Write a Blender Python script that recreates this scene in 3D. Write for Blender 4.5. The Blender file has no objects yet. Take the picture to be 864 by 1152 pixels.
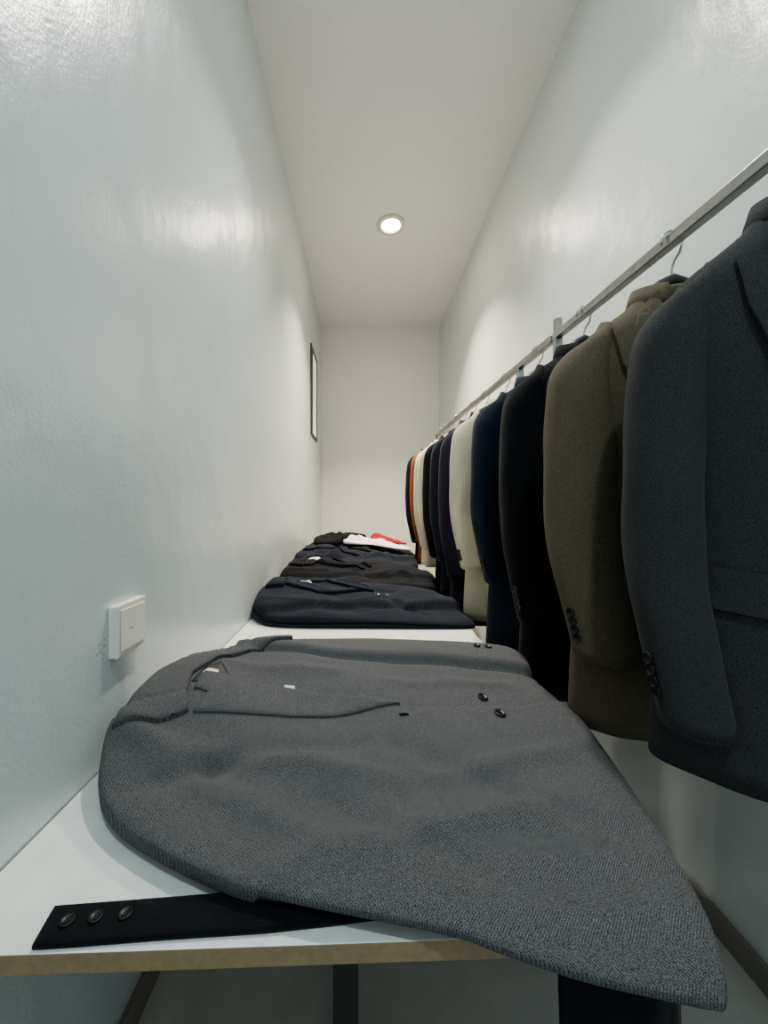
import bpy, bmesh, math, random
import numpy as np
from mathutils import Vector, Matrix
from mathutils.geometry import delaunay_2d_cdt
random.seed(4)
C=bpy.context.scene.collection
F=430.0; CAM=0.97; TT=0.434   # focal px, camera height, camera height above table
TZ=CAM-TT
RX=0.55
XL,XR,ZC,YB,YN=-0.433,0.81,CAM+1.9,4.04,-1.3
try: bpy.context.scene.view_settings.look='AgX - Medium High Contrast'
except Exception as ex: print(ex)

# ------------------------------------------------------------------ materials
def newmat(name):
    m=bpy.data.materials.new(name); m.use_nodes=True
    nt=m.node_tree; b=nt.nodes['Principled BSDF']
    return m,nt,b
def simple(name,col,rough=0.5,metal=0.0,noise=None,bump=0.0,var=.14):
    m,nt,b=newmat(name)
    b.inputs['Base Color'].default_value=(*col,1); b.inputs['Roughness'].default_value=rough
    b.inputs['Metallic'].default_value=metal
    if noise:
        tc=nt.nodes.new('ShaderNodeTexCoord'); n=nt.nodes.new('ShaderNodeTexNoise'); n.inputs['Scale'].default_value=noise
        n.inputs['Detail'].default_value=6
        nt.links.new(tc.outputs['Object'],n.inputs['Vector'])
        r=nt.nodes.new('ShaderNodeValToRGB'); r.color_ramp.elements[0].position=.3; r.color_ramp.elements[1].position=.7
        r.color_ramp.elements[0].color=(*[c*(1-var) for c in col],1); r.color_ramp.elements[1].color=(*[min(1,c*(1+var*.6)) for c in col],1)
        nt.links.new(n.outputs['Fac'],r.inputs['Fac']); nt.links.new(r.outputs['Color'],b.inputs['Base Color'])
        if bump:
            bp=nt.nodes.new('ShaderNodeBump'); bp.inputs['Strength'].default_value=bump; bp.inputs['Distance'].default_value=.002
            nt.links.new(n.outputs['Fac'],bp.inputs['Height']); nt.links.new(bp.outputs['Normal'],b.inputs['Normal'])
    return m
def wallmat(name,col,rough=0.3,worn=False,ior=1.95):
    m,nt,b=newmat(name); N=nt.nodes; L=nt.links
    geo=N.new('ShaderNodeNewGeometry')
    n1=N.new('ShaderNodeTexNoise'); n1.inputs['Scale'].default_value=150; n1.inputs['Detail'].default_value=3
    n2=N.new('ShaderNodeTexNoise'); n2.inputs['Scale'].default_value=4.2; n2.inputs['Detail'].default_value=3
    mp=N.new('ShaderNodeMapping'); mp.inputs['Scale'].default_value=(1,1,.75)
    L.new(geo.outputs['Position'],mp.inputs['Vector'])
    L.new(geo.outputs['Position'],n1.inputs['Vector']); L.new(mp.outputs['Vector'],n2.inputs['Vector'])
    b1=N.new('ShaderNodeBump'); b1.inputs['Strength'].default_value=.25; b1.inputs['Distance'].default_value=.002
    b2=N.new('ShaderNodeBump'); b2.inputs['Strength'].default_value=.5; b2.inputs['Distance'].default_value=.020
    L.new(n1.outputs['Fac'],b1.inputs['Height']); L.new(n2.outputs['Fac'],b2.inputs['Height'])
    L.new(b2.outputs['Normal'],b1.inputs['Normal']); L.new(b1.outputs['Normal'],b.inputs['Normal'])
    b.inputs['Roughness'].default_value=rough; b.inputs['IOR'].default_value=ior
    r=N.new('ShaderNodeValToRGB'); r.color_ramp.elements[0].color=(*[c*.96 for c in col],1); r.color_ramp.elements[1].color=(*col,1)
    L.new(n2.outputs['Fac'],r.inputs['Fac'])
    out=r.outputs['Color']
    if worn:
        vm=N.new('ShaderNodeVectorMath'); vm.operation='DISTANCE'; vm.inputs[1].default_value=(XL,.64,CAM-.235)
        L.new(geo.outputs['Position'],vm.inputs[0])
        n3=N.new('ShaderNodeTexNoise'); n3.inputs['Scale'].default_value=120; n3.inputs['Detail'].default_value=6
        L.new(geo.outputs['Position'],n3.inputs['Vector'])
        mr=N.new('ShaderNodeMapRange'); mr.inputs['From Min'].default_value=0.01; mr.inputs['From Max'].default_value=.05
        mr.inputs['To Min'].default_value=.05; mr.inputs['To Max'].default_value=-.20
        L.new(vm.outputs['Value'],mr.inputs['Value'])
        ad=N.new('ShaderNodeMath'); ad.operation='ADD'; L.new(n3.outputs['Fac'],ad.inputs[0]); L.new(mr.outputs['Result'],ad.inputs[1])
        gt=N.new('ShaderNodeMath'); gt.operation='GREATER_THAN'; gt.inputs[1].default_value=.6; L.new(ad.outputs[0],gt.inputs[0])
        mx=N.new('ShaderNodeMix'); mx.data_type='RGBA'; L.new(gt.outputs[0],mx.inputs[0]); L.new(out,mx.inputs[6]); mx.inputs[7].default_value=(.40,.39,.35,1)
        out=mx.outputs[2]
    L.new(out,b.inputs['Base Color'])
    return m
def fabric(name,dark,light,scale=500,twill=0.0,bump=.3,rough=.9,sheen=.05,contrast=(.36,.68)):
    m,nt,b=newmat(name); N=nt.nodes; L=nt.links
    tc=N.new('ShaderNodeTexCoord')
    n=N.new('ShaderNodeTexNoise'); n.inputs['Scale'].default_value=scale; n.inputs['Detail'].default_value=4; n.inputs['Roughness'].default_value=.7
    L.new(tc.outputs['Object'],n.inputs['Vector'])
    fac=n.outputs['Fac']
    if twill>0:
        sp=N.new('ShaderNodeSeparateXYZ'); L.new(tc.outputs['Object'],sp.inputs[0])
        pp=N.new('ShaderNodeMath'); pp.operation='PINGPONG'; pp.inputs[1].default_value=.024; L.new(sp.outputs['Y'],pp.inputs[0])
        su=N.new('ShaderNodeMath'); su.operation='ADD'; L.new(sp.outputs['X'],su.inputs[0]); L.new(pp.outputs[0],su.inputs[1])
        mu=N.new('ShaderNodeMath'); mu.operation='MULTIPLY'; mu.inputs[1].default_value=2*math.pi/.0032; L.new(su.outputs[0],mu.inputs[0])
        si=N.new('ShaderNodeMath'); si.operation='SINE'; L.new(mu.outputs[0],si.inputs[0])
        ma=N.new('ShaderNodeMath'); ma.operation='MULTIPLY_ADD'; ma.inputs[1].default_value=twill; L.new(si.outputs[0],ma.inputs[0]); L.new(fac,ma.inputs[2])
        fac=ma.outputs[0]
    r=N.new('ShaderNodeValToRGB'); r.color_ramp.elements[0].position=contrast[0]; r.color_ramp.elements[1].position=contrast[1]
    r.color_ramp.elements[0].color=(*dark,1); r.color_ramp.elements[1].color=(*light,1)
    L.new(fac,r.inputs['Fac']); L.new(r.outputs['Color'],b.inputs['Base Color'])
    bp=N.new('ShaderNodeBump'); bp.inputs['Strength'].default_value=bump; bp.inputs['Distance'].default_value=.001
    L.new(fac,bp.inputs['Height']); L.new(bp.outputs['Normal'],b.inputs['Normal'])
    b.inputs['Roughness'].default_value=rough
    b.inputs['Sheen Weight'].default_value=sheen; b.inputs['Sheen Roughness'].default_value=.5
    b.inputs['Specular IOR Level'].default_value=.15
    return m
M={}
M['wall']=wallmat('wall_paint',(.60,.665,.665),.28,True)
M['wallr']=wallmat('wall_paint_plain',(.68,.72,.71),.31)
M['back']=wallmat('wall_paint_matte',(.90,.875,.82),.5,ior=1.4)
M['ceil']=simple('ceiling_paint',(.86,.845,.825),.8,noise=40,var=.02)
M['floor']=simple('floor_vinyl',(.60,.60,.57),.45,noise=14,bump=.1,var=.08)
M['base']=simple('baseboard_paint',(.26,.24,.21),.5,noise=8)
M['melamine']=simple('white_melamine',(.66,.66,.635),.38,noise=22,bump=.03,var=.09)
M['ply']=simple('particle_board_edge',(.28,.205,.12),.7,noise=120,bump=.1,var=.16)
M['metalblack']=simple('black_metal',(.015,.015,.016),.4)
M['steel']=simple('brushed_steel',(.38,.38,.38),.3,1.0,noise=60)
M['hook']=simple('hook_wire',(.42,.42,.41),.3,1.0)
M['plastic']=simple('white_plastic',(.74,.73,.66),.35)
M['blackplastic']=simple('black_plastic',(.008,.008,.008),.5)
M['button']=simple('horn_button',(.006,.006,.007),.35)
M['hole']=simple('button_hole_thread',(.002,.002,.002),.9)
M['grey']=fabric('grey_herringbone_wool',(.016,.016,.018),(.168,.170,.175),950,.05,.5,contrast=(.37,.66))
M['charcoal']=fabric('charcoal_wool',(.012,.012,.013),(.074,.075,.077),1050,0,.3,contrast=(.36,.66))
M['olive']=fabric('brown_olive_tweed',(.046,.036,.024),(.200,.160,.110),1000,0,.3,contrast=(.36,.68))
M['black']=fabric('black_wool',(.004,.0045,.006),(.011,.012,.016),500,0,.2)
M['navy']=fabric('navy_wool',(.006,.009,.018),(.017,.024,.044),500,0,.2)
M['midnight']=fabric('midnight_wool',(.006,.008,.013),(.018,.023,.034),500,0,.2)
M['cream']=fabric('cream_linen',(.40,.37,.27),(.56,.52,.40),300,0,.2)
M['ivory']=fabric('ivory_cotton',(.52,.46,.36),(.68,.61,.49),300,0,.2)
M['rust']=fabric('rust_wool',(.16,.055,.02),(.30,.11,.04),300,0,.2)
M['purple']=fabric('dark_plum_wool',(.010,.008,.018),(.026,.021,.038),500,0,.2)
M['white']=fabric('white_cotton',(.56,.56,.56),(.70,.70,.69),200,0,.15)
M['red']=fabric('red_cotton',(.22,.014,.018),(.33,.022,.03),200,0,.15)
M['lining']=simple('satin_lining',(.02,.02,.022),.5)
def emis(name,col,s):
    m,nt,b=newmat(name); b.inputs['Emission Color'].default_value=(*col,1); b.inputs['Emission Strength'].default_value=s
    b.inputs['Base Color'].default_value=(*col,1); return m

# ------------------------------------------------------------------ helpers
def obj(name,verts,faces,mats,parent=None,smooth=True,loc=None,fm=None):
    me=bpy.data.meshes.new(name); me.from_pydata([tuple(v) for v in verts],[],faces); me.update()
    bm=bmesh.new(); bm.from_mesh(me); bmesh.ops.recalc_face_normals(bm,faces=bm.faces); bm.to_mesh(me); bm.free()
    for m in (mats if isinstance(mats,(list,tuple)) else [mats]): me.materials.append(m)
    if fm: 
        for p,i in zip(me.polygons,fm): p.material_index=i
    if smooth: me.polygons.foreach_set('use_smooth',[True]*len(me.polygons))
    o=bpy.data.objects.new(name,me); C.objects.link(o)
    if parent: o.parent=parent
    if loc is not None: o.location=loc
    return o
def root(name,loc,label,cat,rz=0,group=None):
    e=bpy.data.objects.new(name,None); e.empty_display_size=.05; C.objects.link(e); e.location=loc; e.rotation_euler=(0,0,rz)
    e['label']=label; e['category']=cat
    if group: e['group']=group
    return e
def boxgeo(x0,x1,y0,y1,z0,z1,V,Fc):
    k=len(V); V+=[(x0,y0,z0),(x1,y0,z0),(x1,y1,z0),(x0,y1,z0),(x0,y0,z1),(x1,y0,z1),(x1,y1,z1),(x0,y1,z1)]
    Fc+=[tuple(k+i for i in f) for f in [(0,3,2,1),(4,5,6,7),(0,1,5,4),(1,2,6,5),(2,3,7,6),(3,0,4,7)]]
def box(name,x0,x1,y0,y1,z0,z1,mat,parent=None,bev=0.0):
    V=[];Fc=[]; boxgeo(x0,x1,y0,y1,z0,z1,V,Fc)
    o=obj(name,V,Fc,mat,parent,smooth=False)
    if bev:
        m=o.modifiers.new('bevel','BEVEL'); m.width=bev; m.segments=3
    return o
def struct(o,label=None):
    o['kind']='structure'
    if label: o['label']=label
    return o
def tube(name,pts,r,mat,parent=None,seg=10,sub=1):
    P=[Vector(p) for p in pts]; V=[];Fc=[]
    up=Vector((0.03,1,.02)).normalized()
    for i,p in enumerate(P):
        t=(P[min(i+1,len(P)-1)]-P[max(i-1,0)]).normalized()
        a=t.cross(up)
        if a.length<.1: a=t.cross(Vector((1,0,0)))
        a.normalize(); b2=t.cross(a).normalized()
        rr=r[i] if isinstance(r,(list,tuple)) else r
        for k in range(seg):
            an=2*math.pi*k/seg; V.append(p+a*rr*math.cos(an)+b2*rr*math.sin(an))
    for i in range(len(P)-1):
        for k in range(seg):
            k2=(k+1)%seg; Fc.append((i*seg+k,i*seg+k2,(i+1)*seg+k2,(i+1)*seg+k))
    Fc.append(tuple(range(seg))); Fc.append(tuple((len(P)-1)*seg+k for k in range(seg)))
    return obj(name,V,Fc,mat,parent)
def lathe_geo(profile,seg=24):
    V=[];Fc=[]
    for (r,z) in profile:
        for k in range(seg):
            a=2*math.pi*k/seg; V.append(Vector((r*math.cos(a),r*math.sin(a),z)))
    for i in range(len(profile)-1):
        for k in range(seg):
            k2=(k+1)%seg; Fc.append((i*seg+k,i*seg+k2,(i+1)*seg+k2,(i+1)*seg+k))
    Fc.append(tuple(range(seg))); Fc.append(tuple((len(profile)-1)*seg+k for k in range(seg)))
    return V,Fc
def button(loc,normal,r,parent,mat=None):
    prof=[(r*.8,0),(r,r*.12),(r,r*.26),(r*.9,r*.34),(r*.78,r*.3),(r*.7,r*.2),(r*.2,r*.18)]
    V,Fc=lathe_geo(prof,20); fm=[0]*len(Fc)
    for sx in (-1,1):
        for sy in (-1,1):
            k=len(V); cx,cy=sx*r*.24,sy*r*.24
            for j in range(6): V.append(Vector((cx+r*.11*math.cos(j*math.pi/3),cy+r*.11*math.sin(j*math.pi/3),r*.23)))
            Fc.append(tuple(range(k,k+6))); fm.append(1)
    q=Vector((0,0,1)).rotation_difference(Vector(normal).normalized()).to_matrix()
    V=[q@v for v in V]
    return obj('button',V,Fc,[mat or M['button'],M['hole']],parent,loc=loc,fm=fm)
def cat1(xs,ys,x):
    n=len(xs)
    if x<=xs[0]: return ys[0]
    if x>=xs[-1]: return ys[-1]
    for i in range(n-1):
        if xs[i]<=x<=xs[i+1]: break
    h=xs[i+1]-xs[i]; t=(x-xs[i])/h
    def sl(j):
        if j<=0 or j>=n-1: return (ys[min(j+1,n-1)]-ys[max(j-1,0)])/(xs[min(j+1,n-1)]-xs[max(j-1,0)])
        return (ys[j+1]-ys[j-1])/(xs[j+1]-xs[j-1])
    m0,m1=sl(i)*h,sl(i+1)*h
    return (2*t**3-3*t*t+1)*ys[i]+(t**3-2*t*t+t)*m0+(-2*t**3+3*t*t)*ys[i+1]+(t**3-t*t)*m1

# ------------------------------------------------------------------ room
T=.1
struct(box('floor',XL-T,XR+T,YN-T,YB+T,-T,0,M['floor']),'light grey vinyl floor of the narrow room')
struct(box('ceiling',XL-T,XR+T,YN-T,YB+T,ZC,ZC+T,M['ceil']),'plain off-white ceiling')
struct(box('wall_left',XL-T,XL,YN-T,YB+T,0,ZC,M['wall']),'semi-gloss white painted wall with uneven paint')
struct(box('wall_right',XR,XR+T,YN-T,YB+T,0,ZC,M['wallr']),'semi-gloss white painted wall behind the clothes')
struct(box('wall_back',XL,XR,YB,YB+T,0,ZC,M['back']),'plain white end wall')
struct(box('baseboard_right',XR-.012,XR,YN,YB,0,.055,M['base'],bev=.002),'grey-brown baseboard')
struct(box('baseboard_left',XL,XL+.012,YN,YB,0,.055,M['base'],bev=.002),'grey-brown baseboard')
struct(box('baseboard_back',XL+.012,XR-.012,YB-.012,YB,0,.055,M['base'],bev=.002),'grey-brown baseboard')

# narrow window on left wall
wy0,wy1,wz0,wz1=3.17,3.58,CAM+.60,CAM+1.36
w=root('window_1',(XL,(wy0+wy1)/2,wz0),'narrow black-framed window with a bright pane','window'); w['kind']='structure'
def wb(n,a,b_,c,d,m,x1=.008,x0=.0):
    V=[];Fc=[]; yc=(wy0+wy1)/2; boxgeo(x0,x1,a-yc,b_-yc,c-wz0,d-wz0,V,Fc); return obj(n,V,Fc,m,w,smooth=False)
f_=.03
wb('window_frame',wy0,wy1,wz0,wz0+f_,M['metalblack']);wb('window_frame',wy0,wy1,wz1-f_,wz1,M['metalblack'])
wb('window_frame',wy0,wy0+.10,wz0+f_,wz1-f_,M['metalblack']);wb('window_frame',wy1-.03,wy1,wz0+f_,wz1-f_,M['metalblack'])
wb('window_pane',wy0+.10,wy1-.03,wz0+f_,wz1-f_,emis('bright_pane',(1,.97,.9),.3),x1=.003)

# light switch on left wall
sw=root('light_switch',(XL,.692,CAM-.215),'square white plastic wall switch on a raised plate','light switch')
box('wall_box',.0,.010,-.044,.044,-.045,.045,M['plastic'],sw,.003)
box('plate',.010,.016,-.0445,.0445,-.0455,.0455,M['plastic'],sw,.0025)
box('rocker',.016,.0185,-.034,.034,-.036,.036,M['plastic'],sw,.0015)
box('marking',.0185,.0187,-.012,.000,-.003,-.001,M['base'],sw)

# downlights
def downlight(x,y,col,power,lab,grp='recessed ceiling downlights',spread=100,wide=0):
    r=root('downlight',(x,y,ZC),lab,'ceiling light',group=grp)
    V,Fc=lathe_geo([(.082,-.0005),(.092,-.004),(.090,-.012),(.070,-.017),(.062,-.010),(.058,-.001)],40); Fc=Fc[:-2]
    obj('trim_ring',V,Fc,M['plastic'],r)
    V,Fc=lathe_geo([(.058,-.003),(.05,-.008),(.02,-.010)],32)
    obj('lamp_lens',V,Fc,emis('lamp_glow_'+str(int(y*100)),col,40),r)
    for p,sp,dz in ((power,spread,-.020),(wide,180,-.022)):
        if p<=0: continue
        l=bpy.data.lights.new('lamp','AREA'); l.shape='DISK'; l.size=.11; l.energy=p; l.color=col; l.spread=math.radians(sp)
        lo=bpy.data.objects.new('lamp',l); C.objects.link(lo); lo.parent=r; lo.location=(0,0,dz)
downlight(.19,2.57,(1,.86,.70),36,'round white recessed ceiling downlight, lit warm',spread=95,wide=2.5)
downlight(.21,1.30,(1,.95,.88),10,'round white recessed ceiling downlight, lit neutral white',spread=95,wide=.8)
downlight(.19,-.55,(.76,.96,1),5,'round white recessed ceiling downlight, lit cool white',spread=140,wide=12)

# ------------------------------------------------------------------ table
tb=root('table',(0,0,0),'long white-topped table with raw particle-board edge','table')
def skew(x): return (x+.433)*.03
def tabletop():
    xl,xr,y0,y1=XL+.002,.385,.367,3.25; R=.15
    pts=[(xl,y0)]
    for i in range(13):
        a=-math.pi/2+i*math.pi/24; X_=xr-R+R*math.cos(a); pts.append((X_,y0+R+R*math.sin(a)+skew(X_)))
    pts+=[(xr,y1),(xl,y1)]
    n=len(pts); V=[(x,y,TZ) for x,y in pts]+[(x,y,TZ-.021) for x,y in pts]
    Fc=[tuple(range(n)),tuple(range(2*n-1,n-1,-1))]+[(i,(i+1)%n,n+(i+1)%n,n+i) for i in range(n)]
    o=obj('tabletop',V,Fc,[M['melamine'],M['ply']],tb,smooth=False,fm=[0,1]+[1]*n)
    b=o.modifiers.new('bevel','BEVEL'); b.width=.0012; b.segments=2; b.limit_method='ANGLE'; b.angle_limit=math.radians(50)
tabletop()
for yy in (.64,1.9,3.0):
    box('leg',-.048,-.008,yy-.02,yy+.02,.03,TZ-.052,M['metalblack'],tb,.003)
    box('foot',-.33,.28,yy-.022,yy+.022,0,.03,M['metalblack'],tb,.003)
    box('crossbar',-.33,.30,yy-.02,yy+.02,TZ-.052,TZ-.0215,M['metalblack'],tb,.002)

# ------------------------------------------------------------------ racks
def railz(y): return CAM+.455+.027*y
def rack(y0,y1,lab,posts,caps):
    r=root('garment_rack',(RX,y0,0),lab,'clothes rack',group='clothes racks along the wall')
    s=.0102
    V=[];
    for y in (y0,y1):
        z=railz(y)
        V+=[(-s,y-y0,z-s),(s,y-y0,z-s),(s,y-y0,z+s),(-s,y-y0,z+s)]
    o=obj('rail',V,[(0,1,2,3),(4,5,6,7),(0,1,5,4),(1,2,6,5),(2,3,7,6),(3,0,4,7)],M['steel'],r,smooth=False)
    b=o.modifiers.new('bevel','BEVEL'); b.width=.0025; b.segments=2
    for yp,c in zip(posts,caps):
        box('post',-.010,.010,yp-y0-.010,yp-y0+.010,.03,railz(yp)-s-.0005,M['steel'],r,.002)
        if c: box('post_cap',-.009,.009,yp-y0-.009,yp-y0+.009,railz(yp)+s+.0005,railz(yp)+.046,M['steel'],r,.002)
        box('foot',-.17,.20,yp-y0-.014,yp-y0+.014,0.0,.03,M['steel'],r,.003)
rack(-.42,1.09,'square-tube steel clothes rack with tweed jackets',( -.40,1.078),(1,1))
rack(1.105,2.86,'square-tube steel clothes rack beside the end wall',(1.335,2.84),(0,0))

# ------------------------------------------------------------------ hangers + hanging jackets
def hanger(y,rz,jz):
    zr=railz(y)
    e=root('coat_hanger',(RX,y,zr),'black coat hanger with steel hook on the rack rail','coat hanger',rz,'coat hangers on the rail')
    pts=[]; R=.0175; cz=0.0
    for i in range(15):
        a=math.radians(200-i*15); pts.append((R*math.cos(a),0,cz+R*math.sin(a)))
    pts+=[(R*.75,0,-.022),(.004,0,-.036),(0,0,-.05),(0,0,jz-.0)]
    tube('hook',pts,.0021,M['hook'],e,8)
    P=[(-.095,0,jz-.058),(-.07,0,jz-.040),(-.04,0,jz-.012),(-.018,0,jz+.012),(0,0,jz+.019),(.018,0,jz+.012),(.04,0,jz-.012),(.07,0,jz-.040),(.095,0,jz-.058)]
    tube('shoulder_bar',P,[.008,.010,.011,.012,.013,.012,.011,.010,.008],M['blackplastic'],e,12)
def hjacket(y,out,cuff,hem,mat,label,rz=0.0,th=1.0,detail=True,grp='jackets hanging on the rack',bodyw=.19,name='suit_jacket',phase=0,neck=-.088,sh=-.175,xo=0,sw=1.0,lw=1.0):
    zr=railz(y)
    e=root(name,(RX+xo,y,zr),label,'jacket',rz,grp)
    cz=CAM+cuff-zr; hz=CAM+hem-zr
    nk=neck
    S=out/.237
    g=nk-sh
    zs=[hz, hz+.10, (hz+sh)*.5-.02, sh-.14, sh-.07, sh-.03, sh, sh+g*.35, sh+g*.7, nk-.006, nk]
    ws=[bodyw*1.03, bodyw*1.01, bodyw*.92, bodyw*.95, bodyw*.97, bodyw*.94,bodyw*.84,bodyw*.64,bodyw*.45,.066,.056]
    ts=[.078*th,.076*th,.070*th,.088*th,.084*th,.077*th,.069*th,.060*th,.053*th,.045,.040]
    def W(z): return cat1(zs,ws,z)
    def TH(z): return cat1(zs,ts,z)
    nexp=2.3
    def fold(a,z):
        k=max(0,min(1,(sh-z)/(sh-hz)))
        return 1+.05*k*math.sin(5*a+phase+2*z)+.025*k*math.sin(9*a+phase*2)+.01*math.sin(3*a+z*22+phase)
    def surf(a,z):
        w_,t_=W(z),TH(z); c,s=math.cos(a),math.sin(a)
        x=w_*math.copysign(abs(c)**(2/nexp),c); yy=t_*math.copysign(abs(s)**(2/nexp),s)
        k=max(0,min(1,(sh-z)/(sh-hz)))
        return x*(1+.012*k*math.sin(4*a+phase)),yy*fold(a,z)
    n=56; rows=38; V=[];Fc=[]
    zz=[hz+(nk-hz)*(1-(1-i/(rows-1))**1.35) for i in range(rows)]
    for (dz,sc) in ((.03,.9),(.004,.965)):
        for k in range(n):
            x,yy=surf(2*math.pi*k/n,hz); V.append((x*sc,yy*sc,hz+dz))
    for z in zz:
        for k in range(n):
            a=2*math.pi*k/n; x,yy=surf(a,z)
            V.append((x,yy,z))
    R=len(zz)+2
    for i in range(R-1):
        for k in range(n):
            k2=(k+1)%n; Fc.append((i*n+k,i*n+k2,(i+1)*n+k2,(i+1)*n+k))
    Fc.append(tuple(range(n))); Fc.append(tuple((R-1)*n+k for k in range(n)))
    obj('body',V,Fc,mat,e)
    def front(x,z,off=.004):
        w_,t_=W(z),TH(z); q=min(.999,abs(x)/w_); yy=-t_*(1-q**nexp)**(1/nexp)
        c=math.copysign(q**(nexp/2),x); s=-math.sqrt(max(0,1-c*c)); a=math.atan2(s,c)%(2*math.pi)
        return yy*fold(a,z)-off
    for sgn in (-1,1):
        top=sh+.004
        ks=[0,.035,.08,.16,.40,.66,.85,1]
        outer=[.158,.190,.212,.228,.237,.237,.220,.201]
        rx=[.022,.041,.049,.052,.050*sw,.049*sw,.046*sw,.043*sw]
        rx=[r_*S for r_ in rx]
        cx=[-(o_*S-r_) for o_,r_ in zip(outer,rx)]
        cy=[0,0,0,-.004,-.012,-.022,-.040,-.050]
        ry=[.040*th,.056*th,.066*th,.071*th,.068*th,.062*th,.053*th,.050*th]
        m=32; ns=44; SV=[];SF=[]
        ss=2/2.35
        def ring(k,scale=1,dz=0):
            X,Yc=cat1(ks,cx,k),cat1(ks,cy,k); a1,a2=cat1(ks,rx,k),cat1(ks,ry,k)
            zc=top+(cz-top)*k
            out_=[]
            for j in range(m):
                a=2*math.pi*j/m
                wv=1+(.018*math.sin(3*a+k*8+phase)+.012*math.sin(2*a-k*17+phase)+.010*math.sin(4*a+k*25+phase))*min(1,k*3)
                crown=(.014*(math.cos(a))*max(0,1-k*8))
                ca,sa=math.cos(a),math.sin(a)
                cxx=math.copysign(abs(ca)**ss,ca); sxx=math.copysign(abs(sa)**ss,sa)
                out_.append((sgn*(X+cxx*a1*scale*wv) , Yc+sxx*a2*scale*wv, zc+dz+crown+ (0.010*math.sin(a)*max(0,(k-.9)*10))))
            return out_
        SV+=ring(0,.3,.008); SV+=ring(0,.7,.006)
        for i in range(ns+1): SV+=ring((i/ns)**1.25)
        SV+=ring(1,.93,.0); SV+=ring(1,.88,.02)
        RR=len(SV)//m
        for i in range(RR-1):
            for k in range(m):
                k2=(k+1)%m; SF.append((i*m+k,i*m+k2,(i+1)*m+k2,(i+1)*m+k))
        SF.append(tuple(range(m))); SF.append(tuple((RR-1)*m+k for k in range(m)))
        obj('sleeve',SV,SF,mat,e)
        if sgn==1 and detail:
            for q in range(4 if y<1.3 else 3):
                k=.945-.024*q; a=math.radians(208)
                X,Yc=cat1(ks,cx,k),cat1(ks,cy,k); a1,a2=cat1(ks,rx,k),cat1(ks,ry,k)
                ca,sa=math.cos(a),math.sin(a)
                button((X-abs(ca)**ss*a1*1.03,Yc-abs(sa)**ss*a2*1.03,top+(cz-top)*k),(ca*a2,sa*a1,0),.0076,e)
    def patch(nm,poly,off,thk,mt):
        pts=[Vector(p) for p in poly]; P=[]
        k=len(pts)
        for i in range(k):
            a,b_=pts[i],pts[(i+1)%k]; d=max(1,int((b_-a).length/.012))
            for j in range(d): P.append(a.lerp(b_,j/d))
        nb=len(P); edges=[(i,(i+1)%nb) for i in range(nb)]
        xs=[p.x for p in P]; zs_=[p.y for p in P]; G=[]
        gx=min(xs)
        while gx<max(xs):
            gz=min(zs_)
            while gz<max(zs_):
                if inside(gx,gz,P): G.append(Vector((gx,gz)))
                gz+=.014
            gx+=.014
        r=delaunay_2d_cdt(P+G,edges,[],1,1e-6)
        vv=r[0]; ff=[tuple(f) for f in r[2]]
        N=len(vv)
        V=[(v.x,front(v.x,v.y,off),v.y) for v in vv]
        ob=[r[3][i][0] if r[3][i] else -1 for i in range(N)]
        idx={o:i for i,o in enumerate(ob) if o>=0}
        V2=[(v.x,front(v.x,v.y,off-thk),v.y) for v in vv]
        Fc=ff+[tuple(N+i for i in f[::-1]) for f in ff]
        for i in range(nb):
            a,b_=idx.get(i),idx.get((i+1)%nb)
            if a is not None and b_ is not None: Fc.append((a,b_,N+b_,N+a))
        return obj(nm,V+V2,Fc,mt,e,smooth=False)
    if y<2.0:
        for s in (-1,1):
            patch('lapel',[(s*.048,nk-.010),(s*.078*lw,nk-.045),(s*.088*lw,nk-.075),(s*.120*lw,nk-.070),(s*.112*lw,nk-.135),(s*.06*lw,nk-.27),(s*.004,nk-.335),(s*.002,nk-.33),(s*.035,nk-.12)],.009,.005,mat)
            patch('pocket_flap',[(s*.045,hz+.255),(s*.140,hz+.265),(s*.143,hz+.215),(s*.043,hz+.205)],.006,.005,mat)
        V=[];Fc=[]; m=30
        for prof in range(5):
            rr=[.050,.054,.062,.068,.066][prof]; dz=[-.01,.012,.012,-.012,-.026][prof]
            for j in range(m+1):
                a=math.radians(-60+ (300)*j/m)
                fr=max(0,-math.sin(a))
                V.append((rr*1.05*math.cos(a),rr*.85*math.sin(a),nk+dz-.012*fr))
        for i in range(4):
            for j in range(m):
                Fc.append((i*(m+1)+j,i*(m+1)+j+1,(i+1)*(m+1)+j+1,(i+1)*(m+1)+j))
        c=obj('collar',V,Fc,mat,e); md=c.modifiers.new('s','SOLIDIFY'); md.thickness=.003
        if y<1.0:
            for q in range(2): button((.012,front(.012,nk-.36-.1*q,.0),nk-.36-.1*q),(0,-1,0),.010,e)
    hanger(y,rz,nk+.006)
def inside(x,y,P):
    c=False; n=len(P); j=n-1
    for i in range(n):
        xi,yi=P[i][0],P[i][1]; xj,yj=P[j][0],P[j][1]
        if (yi>y)!=(yj>y) and x<(xj-xi)*(y-yi)/(yj-yi)+xi: c=not c
        j=i
    return c
D=math.radians
hjacket(.455,.201,-.262,-.336,M['charcoal'],'dark charcoal wool jacket hanging beside the olive-brown one',D(-27),.76,phase=.5,bodyw=.165,neck=-.100,sh=-.172,lw=.78,sw=1.02)
hjacket(.68,.217,-.248,-.388,M['olive'],'olive-brown tweed jacket hanging beside the charcoal one',D(-7),.78,phase=1.7,sh=-.165,neck=-.098,bodyw=.166,sw=1.25)
hjacket(.95,.205,-.27,-.50,M['black'],'long black wool jacket hanging beside the olive-brown one',D(-5),.75,phase=2.9,sh=-.150,neck=-.092,bodyw=.155,sw=1.1)
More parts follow.
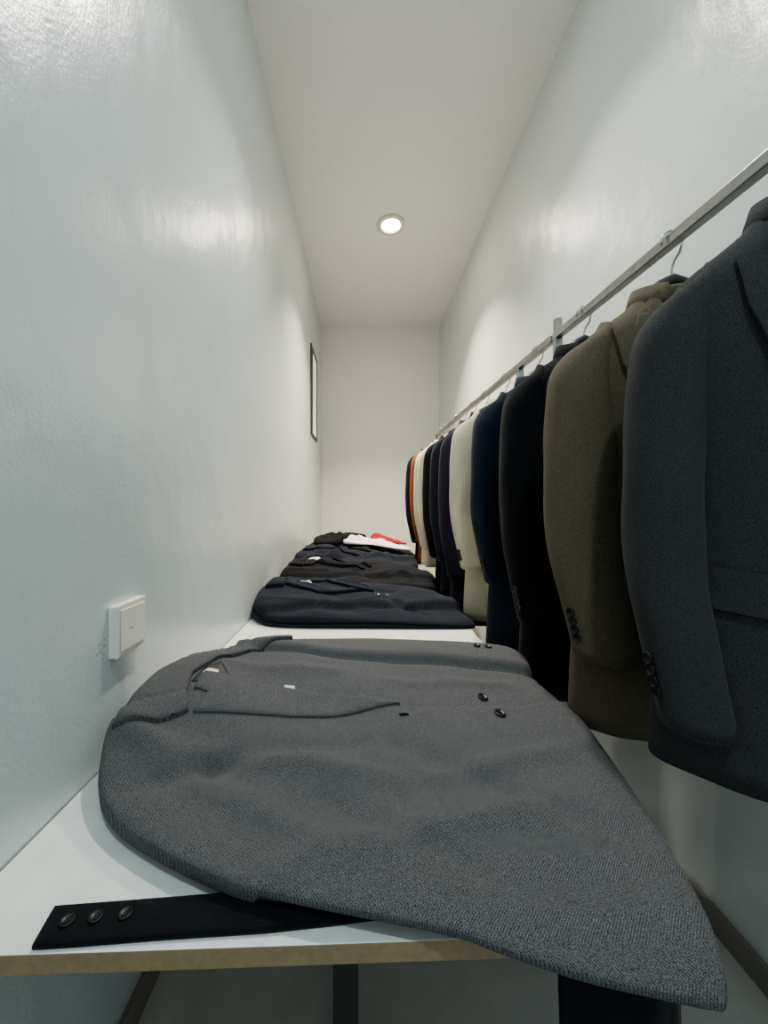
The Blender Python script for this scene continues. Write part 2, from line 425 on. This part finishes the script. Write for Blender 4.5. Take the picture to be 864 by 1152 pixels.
hjacket(1.20,.208,-.225,-.45,M['navy'],'navy blue wool jacket on the rack beside the pale one',D(-4),.7,phase=.2,sh=-.150,neck=-.092,bodyw=.155,sw=1.1)
hjacket(1.47,.214,-.225,-.43,M['cream'],'pale cream jacket between two dark ones on the rack',D(-3),.65,phase=1.2,sh=-.150,neck=-.092,bodyw=.155,sw=1.1)
hjacket(1.71,.210,-.30,-.52,M['purple'],'dark plum jacket on the rack beside the cream one',D(-2),.62,phase=2.2,detail=False,sh=-.15,bodyw=.155)
hjacket(1.90,.216,-.26,-.44,M['midnight'],'midnight blue jacket hanging in the middle of the rack',D(-3),.58,phase=.9,detail=False,sh=-.15,bodyw=.158)
hjacket(2.07,.226,-.26,-.50,M['black'],'black jacket hanging close to an ivory one',D(-2),.52,phase=3.1,detail=False,sh=-.15,bodyw=.155)
hjacket(2.22,.234,-.24,-.35,M['ivory'],'ivory jacket hanging among dark jackets',D(-2),.5,phase=.1,detail=False,sh=-.15,bodyw=.18)
hjacket(2.36,.234,-.24,-.36,M['ivory'],'second ivory jacket hanging beside the rust one',D(-3),.5,phase=1.1,detail=False,sh=-.15,bodyw=.18)
hjacket(2.50,.241,-.22,-.36,M['rust'],'rust-brown jacket near the end of the rack',D(-2),.5,phase=2.4,detail=False,sh=-.15,bodyw=.18)
hjacket(2.66,.252,-.24,-.40,M['black'],'black jacket at the far end of the rack',D(-2),.55,phase=1.9,detail=False,sh=-.15,bodyw=.18)

# ------------------------------------------------------------------ jackets lying on the table
def crom(P,n):
    k=len(P); out=[]
    for i in range(k):
        p0,p1,p2,p3=[np.array(P[(i+j-1)%k],float) for j in range(4)]
        d=max(2,int(round(np.linalg.norm((p2-p1)[:2])/n)))
        for j in range(d):
            t=j/d
            out.append(.5*((2*p1)+(-p0+p2)*t+(2*p0-5*p1+4*p2-p3)*t*t+(-p0+3*p1-3*p2+p3)*t**3))
    return out
def segd(px,py,poly):
    best=np.full(px.shape,1e9); sg=np.zeros(px.shape)
    for (ax,ay),(bx,by) in zip(poly[:-1],poly[1:]):
        dx,dy=bx-ax,by-ay; L=dx*dx+dy*dy
        t=np.clip(((px-ax)*dx+(py-ay)*dy)/L,0,1)
        ex,ey=px-(ax+t*dx),py-(ay+t*dy); d=np.hypot(ex,ey)
        cr=dx*(py-ay)-dy*(px-ax)
        m=d<best; best=np.where(m,d,best); sg=np.where(m,np.sign(cr),sg)
    return best*sg
class Heap:
    def __init__(s,outline,step=.01,dome=.02,dr=.04,extra=None,zbase=0.0,bulge=.45,layers=False):
        s.B=crom(outline,step); s.b=np.array(s.B); s.dome=dome; s.dr=dr; s.extra=extra; s.z0=zbase; s.step=step; s.bulge=bulge; s.layers=layers
    def H(s,x,y):
        x=np.atleast_1d(np.array(x,float)); y=np.atleast_1d(np.array(y,float))
        d=np.hypot(x[:,None]-s.b[None,:,0],y[:,None]-s.b[None,:,1])
        w=1/(d+.004)**2.6
        h=(w*s.b[None,:,2]).sum(1)/w.sum(1)
        dm=d.min(1)
        h=h+s.dome*(1-np.exp(-dm/s.dr))
        if s.extra is not None: h=h+s.extra(x,y,dm)
        return h
    def mesh(s,name,mat,parent,bottom=None):
        B=s.B; nb=len(B); P=[Vector((p[0],p[1])) for p in B]
        xs=s.b[:,0]; ys=s.b[:,1]; st=s.step
        G=[]; gx=np.arange(xs.min(),xs.max(),st); gy=np.arange(ys.min(),ys.max(),st)
        for ix,x in enumerate(gx):
            col=[y+(st/2 if ix%2 else 0) for y in gy]
            for y in col:
                if inside(x,y,P): G.append((x,y))
        g=np.array(G); d=np.concatenate([np.hypot(c[:,0][:,None]-s.b[None,:,0],c[:,1][:,None]-s.b[None,:,1]).min(1) for c in np.array_split(g,20)])
        g=g[d>st*.55]
        r=delaunay_2d_cdt(P+[Vector(q) for q in g],[(i,(i+1)%nb) for i in range(nb)],[],1,1e-6)
        vv=r[0]; N=len(vv)
        X=np.array([v.x for v in vv]); Y=np.array([v.y for v in vv])
        Z=np.concatenate([s.H(a,b_) for a,b_ in zip(np.array_split(X,20),np.array_split(Y,20))])
        V=[(x,y,TZ+z) for x,y,z in zip(X,Y,Z)]
        Fc=[tuple(f) for f in r[2]]
        idx={}
        for i in range(N):
            for o in r[3][i]:
                if o<nb: idx[o]=i
        ring=[idx.get(i) for i in range(nb)]
        c=s.b[:,:2]; nrm=np.roll(c,-1,0)-np.roll(c,1,0); nrm=np.stack([nrm[:,1],-nrm[:,0]],1); nrm/=np.linalg.norm(nrm,axis=1)[:,None]
        area=.5*np.sum(c[:,0]*np.roll(c[:,1],-1)-np.roll(c[:,0],-1)*c[:,1])
        if area<0: nrm=-nrm
        prev=ring
        prof=((.10,.4),(.26,.8),(.42,.7),(.50,-.5),(.56,.7),(.72,1.1),(.90,.8),(1.0,.1)) if s.layers else ((.12,.35),(.5,.62),(.88,.4),(1.0,0.05))
        for fr,outw in prof:
            cur=[]
            for i in range(nb):
                top=float(V[ring[i]][2]) if ring[i] is not None else TZ+s.b[i,2]
                bot=TZ+s.z0 if s.b[i,2]>s.z0+.004 else top-.008
                hh=max(.004,top-bot); bulge=min(.018,hh*s.bulge)
                f2=fr+(.10*math.sin(i*.11)*4*fr*(1-fr) if s.layers else 0)
                cur.append(len(V)); V.append((c[i,0]+nrm[i,0]*bulge*outw,c[i,1]+nrm[i,1]*bulge*outw,top-(top-bot)*f2))
            for i in range(nb):
                a,b_=prev[i],prev[(i+1)%nb]
                if a is not None and b_ is not None: Fc.append((a,b_,cur[(i+1)%nb],cur[i]))
            prev=cur
        Fc.append(tuple(prev))
        return obj(name,V,Fc,mat,parent)
    def overlay(s,name,poly,off,mat,parent,thk=.004,st=.008,smooth=True,Hf=None,ew=.008,e0=.55):
        pts=[Vector(p) for p in poly]; P=[]; k=len(pts)
        for i in range(k):
            a,b_=pts[i],pts[(i+1)%k]; d=max(1,int((b_-a).length/st))
            for j in range(d): P.append(a.lerp(b_,j/d))
        nb=len(P); G=[]
        xs=[p.x for p in P]; ys=[p.y for p in P]
        for x in np.arange(min(xs),max(xs),st):
            for y in np.arange(min(ys),max(ys),st):
                if inside(x,y,P) and min((Vector((x,y))-p).length for p in P)>st*.5: G.append(Vector((x,y)))
        r=delaunay_2d_cdt(P+G,[(i,(i+1)%nb) for i in range(nb)],[],1,1e-6)
        vv=r[0]; N=len(vv); X=np.array([v.x for v in vv]); Y=np.array([v.y for v in vv]); Z=s.H(X,Y)
        Zt=Hf(X,Y) if Hf else Z
        pb=np.array([(p.x,p.y) for p in P]); dd=np.hypot(X[:,None]-pb[None,:,0],Y[:,None]-pb[None,:,1]).min(1)
        O=off*(e0+(1-e0)*np.clip(dd/ew,0,1))
        V=[(x,y,TZ+z+o) for x,y,z,o in zip(X,Y,Zt,O)]+[(x,y,TZ+z-.002) for x,y,z,o in zip(X,Y,Z,O)]
        ff=[tuple(f) for f in r[2]]; Fc=ff+[tuple(N+i for i in f[::-1]) for f in ff]
        idx={}
        for i in range(N):
            for o in r[3][i]:
                if o<nb: idx[o]=i
        nt_=len(Fc)
        for i in range(nb):
            a,b_=idx.get(i),idx.get((i+1)%nb)
            if a is not None and b_ is not None and a!=b_: Fc.append((a,b_,N+b_,N+a))
        o=obj(name,V,Fc,mat,parent,smooth=True)
        o.data.polygons.foreach_set('use_smooth',[i<nt_ for i in range(len(o.data.polygons))])
        return o
    def btn(s,x,y,parent,r=.0095,off=.001):
        e=.01; h=s.H([x,x+e,x],[y,y,y+e]); 
        n=Vector((-(h[1]-h[0])/e,-(h[2]-h[0])/e,1))
        return button((x,y,TZ+h[0]+off),n,r,parent)

G0=[(-.372,.545,.036),(-.402,.61,.076),(-.402,.665,.102),(-.394,.74,.114),(-.366,.815,.112),(-.27,.885,.106),(-.17,.935,.102),(0,.955,.098),(.09,.955,.096),(.25,.950,.092),
    (.345,.930,.088),(.372,.885,.080),(.366,.82,.066),(.387,.72,.052),(.382,.60,.036),(.367,.50,.028),(.351,.42,.023),(.337,.370,.016),(.322,.340,.006),(.310,.327,-.002),(.300,.328,-.004),
    (.260,.334,-.002),(.20,.343,.002),(.14,.354,.010),(.09,.366,.016),(.02,.380,.016),(-.065,.396,.016),(-.14,.413,.017),(-.235,.450,.019),(-.32,.495,.022)]
front_line=[(-.45,.60),(-.30,.675),(-.286,.716),(-.123,.706),(-.012,.692),(.062,.680),(.17,.684),(.29,.697),(.42,.735)]
sleeve_line=[(-.25,.86),(-.12,.850),(.05,.84),(.20,.832),(.40,.825)]
def sst(x): x=np.clip(x,0,1); return x*x*(3-2*x)
def gbase(x,y,d,step=True):
    f=segd(x,y,front_line)
    e=.013*sst((-f+.002)/.004)-.007*np.exp(-((f-.004)/.004)**2) if step else .013
    s=segd(x,y,sleeve_line)
    e=e+np.where(s>0,.014*sst(s/.02)*np.exp(-s/.15),0)-.009*np.exp(-(s/.006)**2)
    k=1-np.exp(-d/.05)
    e=e+k*(.0065*np.sin(17*x+26*y+1.0)*np.exp(-((x+.15)/.22)**2)+.005*np.sin(34*y-11*x+.5)*np.exp(-((y-.5)/.12)**2)+.002*np.sin(40*x+9*y)*np.exp(-((y-.75)/.15)**2))
    for (a0,a1,b0,b1,amp,wd_) in ((-.36,.60,-.05,.45,.012,.020),(-.38,.60,.05,.53,.009,.016),(-.10,.42,.25,.50,.010,.018),(.05,.60,.33,.45,-.008,.018),(-.34,.52,-.20,.57,-.012,.016),(-.30,.80,-.05,.78,.006,.012),(.05,.76,.30,.775,.005,.012),(.10,.54,.34,.60,.008,.016),(-.22,.56,.0,.60,-.008,.016),(-.05,.50,.12,.42,-.007,.014)):
        fs=segd(x,y,[(a0,a1),(b0,b1)]); e=e+k*amp*np.exp(-(fs/wd_)**2)
    hs=segd(x,y,[(.367,.80),(.354,.60),(.340,.47),(.314,.36)])
    e=e-.0025*np.exp(-(hs/.003)**2)
    e=e-.012*np.exp(-(((x+.22)/.07)**2+((y-.53)/.05)**2))+.006*np.exp(-(((x-.02)/.12)**2+((y-.50)/.05)**2))
    return e
def gex(x,y,d): return gbase(x,y,d)
gj=root('suit_jacket',(0,0,0),'large grey herringbone wool jacket lying open-collared on the white table','jacket',group='jackets laid on the table')
hp=Heap(G0,.006,.010,.022,gex,zbase=.0125,bulge=.18)
hflat=Heap(G0,.006,.010,.022,lambda x,y,d:gbase(x,y,d,False),zbase=.0125)
hp.mesh('body',M['grey'],gj)
hp.overlay('lapel',[(-.282,.635),(-.272,.672),(-.300,.680),(-.297,.722),(-.20,.722),(-.123,.710),(-.012,.698),(.066,.678),(-.02,.660),(-.12,.642)],.005,M['grey'],gj,st=.006,Hf=hflat.H,ew=.004,e0=.7)
hp.overlay('collar',[(-.394,.60),(-.398,.66),(-.390,.73),(-.360,.805),(-.27,.875),(-.17,.922),(-.165,.900),(-.25,.845),(-.305,.79),(-.325,.73),(-.312,.675),(-.290,.636),(-.33,.612)],.010,M['grey'],gj,ew=.004,e0=.7)
hp.overlay('lining',[(-.318,.71),(-.312,.765),(-.290,.790),(-.262,.750),(-.15,.732),(-.05,.712),(-.05,.702),(-.15,.712),(-.29,.722)],.003,M['lining'],gj,st=.006)
hp.overlay('care_label',[(-.308,.735),(-.303,.752),(-.282,.750),(-.280,.735)],.009,M['white'],gj,st=.005)
hp.overlay('care_label',[(-.150,.724),(-.150,.735),(-.130,.732),(-.128,.721)],.010,M['white'],gj,st=.005)
hp.btn(.229,.728,gj); hp.btn(.239,.665,gj)
hp.btn(.295,.900,gj,.008);hp.btn(.270,.903,gj,.008)
hp.overlay('buttonhole',[(.062,.656),(.076,.657),(.079,.653),(.064,.651)],.003,M['black'],gj,st=.004)
hp.overlay('buttonhole',[(-.345,.632),(-.330,.638),(-.327,.634),(-.342,.628)],.013,M['black'],gj,st=.004)

# black jacket underneath
bj=root('suit_jacket',(0,0,0),'black jacket lying under the grey one with sleeve sticking out','jacket',group='jackets laid on the table')
BB=[(-.33,.56,.010),(-.34,.70,.010),(-.26,.84,.010),(0,.90,.010),(.25,.88,.010),(.33,.80,.010),(.34,.62,.010),(.335,.52,.010),(.30,.46,.010),(.25,.42,.010),(.18,.41,.010),(.05,.415,.010),(-.08,.435,.010),(-.2,.485,.010)]
hb=Heap(BB,.02,.0005,.04); hb.mesh('body',M['black'],bj)
SL=[(-.322,.3745,.007),(-.329,.409,.007),(-.25,.414,.008),(-.163,.421,.008),(-.09,.436,.008),(.02,.43,.008),(.02,.402,.008),(-.03,.396,.008),(-.10,.389,.008),(-.2,.383,.007),(-.28,.377,.007)]
def rs(P,st):
    out=[]
    for i in range(len(P)):
        a,b_=np.array(P[i]),np.array(P[(i+1)%len(P)]); d=max(1,int(np.linalg.norm(b_-a)/st))
        for j in range(d): out.append(a+(b_-a)*j/d)
    return out
hs_=Heap(SL,.006,.002,.01); hs_.B=rs(SL,.006); hs_.b=np.array(hs_.B); hs_.mesh('sleeve',M['black'],bj)
for bx,by in ((-.303,.392),(-.276,.3955),(-.2475,.3985)): hs_.btn(bx,by,bj,.0068,-.0004)
def drape():
    xr,y0,R=.385,.367,.15
    path=[]
    for i in range(8):
        X_=.193+i*(xr-R-.193)/8; path.append((X_,y0+skew(X_),0,-1))
    for i in range(13):
        a=-math.pi/2+math.radians(48)*i/12; X_=xr-R+R*math.cos(a); path.append((X_,y0+R+R*math.sin(a)+skew(X_),math.cos(a),math.sin(a)))
    zs=[.0045,.0040,-.006,-.02,-.06,-.11,-.17,-.235]; of=[-.012,-.001,.003,.006,.008,.010,.010,.011]
    V=[];Fc=[]
    for j,(z,o_) in enumerate(zip(zs,of)):
        for i,(x,y,nx,ny) in enumerate(path):
            wv=.004*math.sin(i*.9+j*.4)*max(0,j-2)/5
            V.append((x+nx*(o_+wv),y+ny*(o_+wv),TZ+z))
    n=len(path)
    for j in range(len(zs)-1):
        for i in range(n-1): Fc.append((j*n+i,j*n+i+1,(j+1)*n+i+1,(j+1)*n+i))
    o=obj('hem',V,Fc,M['black'],bj); m=o.modifiers.new('s','SOLIDIFY'); m.thickness=.003; m.offset=1
drape()

# farther folded jackets on table
def folded(outline,mat,label,extra_amp=.006,zb=0,ph=0,lap=True,st=.011,liningmat=None,btns=(),name='suit_jacket',cat='jacket',bulge=.22,dz=0):
    e=root(name,(0,0,0),label,cat,group='jackets laid on the table')
    outline=[(a,b_,c+dz) for a,b_,c in outline]; zb=max(0,zb+dz) if zb>0 else 0
    xs=[p[0] for p in outline]; ys=[p[1] for p in outline]; x0,x1,y0,y1=min(xs),max(xs),min(ys),max(ys); ym=y0+(y1-y0)*.50; W_=x1-x0; H_=y1-y0
    fl=[(x0-.05,ym+.07),(x0+.13,ym+.05),(x0+.42,ym-.04),(x1+.05,ym-.02)]
    sl=[(x0+.10,y0+H_*.12),(x0+.35,y0+H_*.20),(x1+.03,y0+H_*.28)]
    s2=[(x0+.18,y1-H_*.2),(x1+.02,y1-H_*.3)]
    rr=random.Random(int(ph*100)); creases=[]
    for i in range(14):
        cx=x0+W_*(.1+.8*rr.random()); cy=y0+H_*(.1+.8*rr.random()); an=rr.uniform(-.6,.6); L=rr.uniform(.05,.15)
        creases.append(((cx-L*math.cos(an),cy-L*math.sin(an)),(cx+L*math.cos(an),cy+L*math.sin(an)),rr.choice((-1,1))*rr.uniform(.8,1.7)))
    def ex(x,y,d):
        k=1-np.exp(-d/.020); r=0
        if lap:
            f=segd(x,y,fl); r=.017*sst((-f+.003)/.008)-.009*np.exp(-((f-.008)/.007)**2)
            s=segd(x,y,sl); r=r-.021*sst((-s+.004)/.010)-.008*np.exp(-(s/.008)**2)
            s=segd(x,y,s2); r=r-.018*sst((s)/.012)
        r=r+k*extra_amp*(np.sin(22*x+17*y+ph)+.7*np.sin(41*y-13*x+ph*2)+.5*np.sin(31*x+2*ph))*.5
        for a,b_,am in creases: r=r+k*am*extra_amp*np.exp(-(segd(x,y,[a,b_])/.011)**2)
        return r
    h=Heap(outline,st,.012,.020,ex,zbase=zb,bulge=bulge,layers=lap); h.mesh('body',mat,e)
    if lap:
        h.overlay('lapel',[(x0+.08,ym-.01),(x0+.10,ym+.065),(x0+.25,ym+.03),(x0+.42,ym-.045),(x0+.30,ym-.055)],.014,mat,e,st=.012,e0=.8)
        h.overlay('collar',[(x0+.02,ym-.05),(x0+.025,ym+.08),(x0+.09,y1-.07),(x0+.2,y1-.035),(x0+.2,y1-.07),(x0+.12,ym+.10),(x0+.085,ym+.03),(x0+.09,ym-.03)],.018,mat,e,st=.012,e0=.8)
        h.overlay('lapel',[(x0+.2,y1-.04),(x0+.17,ym+.13),(x0+.28,ym+.085),(x0+.46,ym+.01),(x0+.40,ym+.10)],.014,mat,e,st=.012,e0=.8)
        h.overlay('lining',[(x0+.095,ym+.072),(x0+.115,ym+.105),(x0+.16,ym+.100),(x0+.20,ym+.055)],.020,liningmat or M['lining'],e,st=.012)
    for (bx,by) in btns: h.btn(bx,by,e,.011)
    return h
folded([(-.375,1.42,.052),(-.412,1.50,.074),(-.410,1.62,.085),(-.36,1.76,.092),(-.2,1.83,.090),(.05,1.83,.083),(.25,1.76,.073),(.35,1.62,.053),(.385,1.48,.034),(.400,1.38,.020),(.37,1.355,.020),(.2,1.355,.030),(0,1.36,.038),(-.2,1.365,.044),(-.32,1.38,.046)],
    M['midnight'],'dark navy jacket folded flat on the white tabletop',.008,0,.4,liningmat=M['white'],btns=((.06,1.54),(.10,1.58)))
folded([(-.40,1.96,.075),(-.412,2.08,.095),(-.38,2.25,.112),(-.1,2.30,.108),(.2,2.26,.098),(.34,2.15,.073),(.375,2.0,.048),(.36,1.92,.038),(.1,1.90,.055),(-.2,1.92,.065)],
    M['black'],'black jacket folded on the table beside the navy one',.010,0,1.4,liningmat=M['white'])
folded([(-.38,2.36,.12),(-.40,2.45,.145),(-.33,2.58,.155),(0,2.62,.15),(.2,2.56,.13),(.32,2.45,.11),(.30,2.36,.09),(0,2.34,.11)],
    M['midnight'],'midnight jacket with white lining folded on the table',.011,0,2.2,liningmat=M['white'],dz=-.01)
folded([(-.40,2.70,.15),(-.412,2.80,.17),(-.36,3.05,.185),(0,3.10,.18),(.28,3.02,.165),(.36,2.88,.135),(.35,2.72,.11),(0,2.68,.135)],
    M['black'],'black jacket at the bottom of the pile on the table end',.010,0,3.0,lap=False,dz=-.035)
folded([(-.14,2.88,.218),(-.10,2.98,.224),(.02,2.97,.220),(.15,2.89,.208),(.28,2.80,.190),(.35,2.745,.176),(.31,2.72,.172),(.20,2.745,.182),(.10,2.79,.195),(-.02,2.82,.204)],
    M['white'],'white folded shirt lying on the black jacket pile',.014,.192,.6,lap=False,name='folded_shirt',cat='shirt',dz=-.038)
folded([(.08,2.93,.232),(.06,2.99,.236),(.10,3.01,.236),(.17,2.96,.230),(.25,2.95,.220),(.33,2.88,.200),(.29,2.86,.200),(.25,2.89,.204),(.2,2.88,.212)],
    M['red'],'red folded garment lying over the white shirt',.012,.215,.6,lap=False,name='folded_shirt',cat='shirt',dz=-.040)
folded([(-.34,2.84,.205),(-.36,2.95,.235),(-.22,3.04,.25),(-.06,3.05,.255),(.02,3.02,.245),(-.05,2.99,.246),(-.15,2.92,.240),(-.22,2.83,.21)],
    M['black'],'black folded jacket collar on top of the pile',.008,.180,2.6,lap=False,dz=-.032)

# ------------------------------------------------------------------ light from the room entrance
l=bpy.data.lights.new('entrance_light','AREA'); l.shape='RECTANGLE'; l.size=1.1; l.size_y=1.6; l.energy=4; l.color=(.86,.96,1)
lo=bpy.data.objects.new('entrance_light',l); C.objects.link(lo); lo.location=(.19,YN+.05,1.7); lo.rotation_euler=(math.radians(90),0,0)
wd=bpy.data.worlds.new('World'); bpy.context.scene.world=wd; wd.use_nodes=True
wd.node_tree.nodes['Background'].inputs[0].default_value=(.82,.93,.97,1); wd.node_tree.nodes['Background'].inputs[1].default_value=.28

# ------------------------------------------------------------------ camera
cd=bpy.data.cameras.new('Camera'); cam=bpy.data.objects.new('Camera',cd); C.objects.link(cam)
cam.location=(0,0,CAM); cam.rotation_euler=(math.radians(90),0,0)
cd.sensor_width=36; cd.sensor_fit='AUTO'; cd.lens=F/1152*36; cd.clip_start=.02
cd.shift_x=24/1152; cd.shift_y=-6/1152
bpy.context.scene.camera=cam
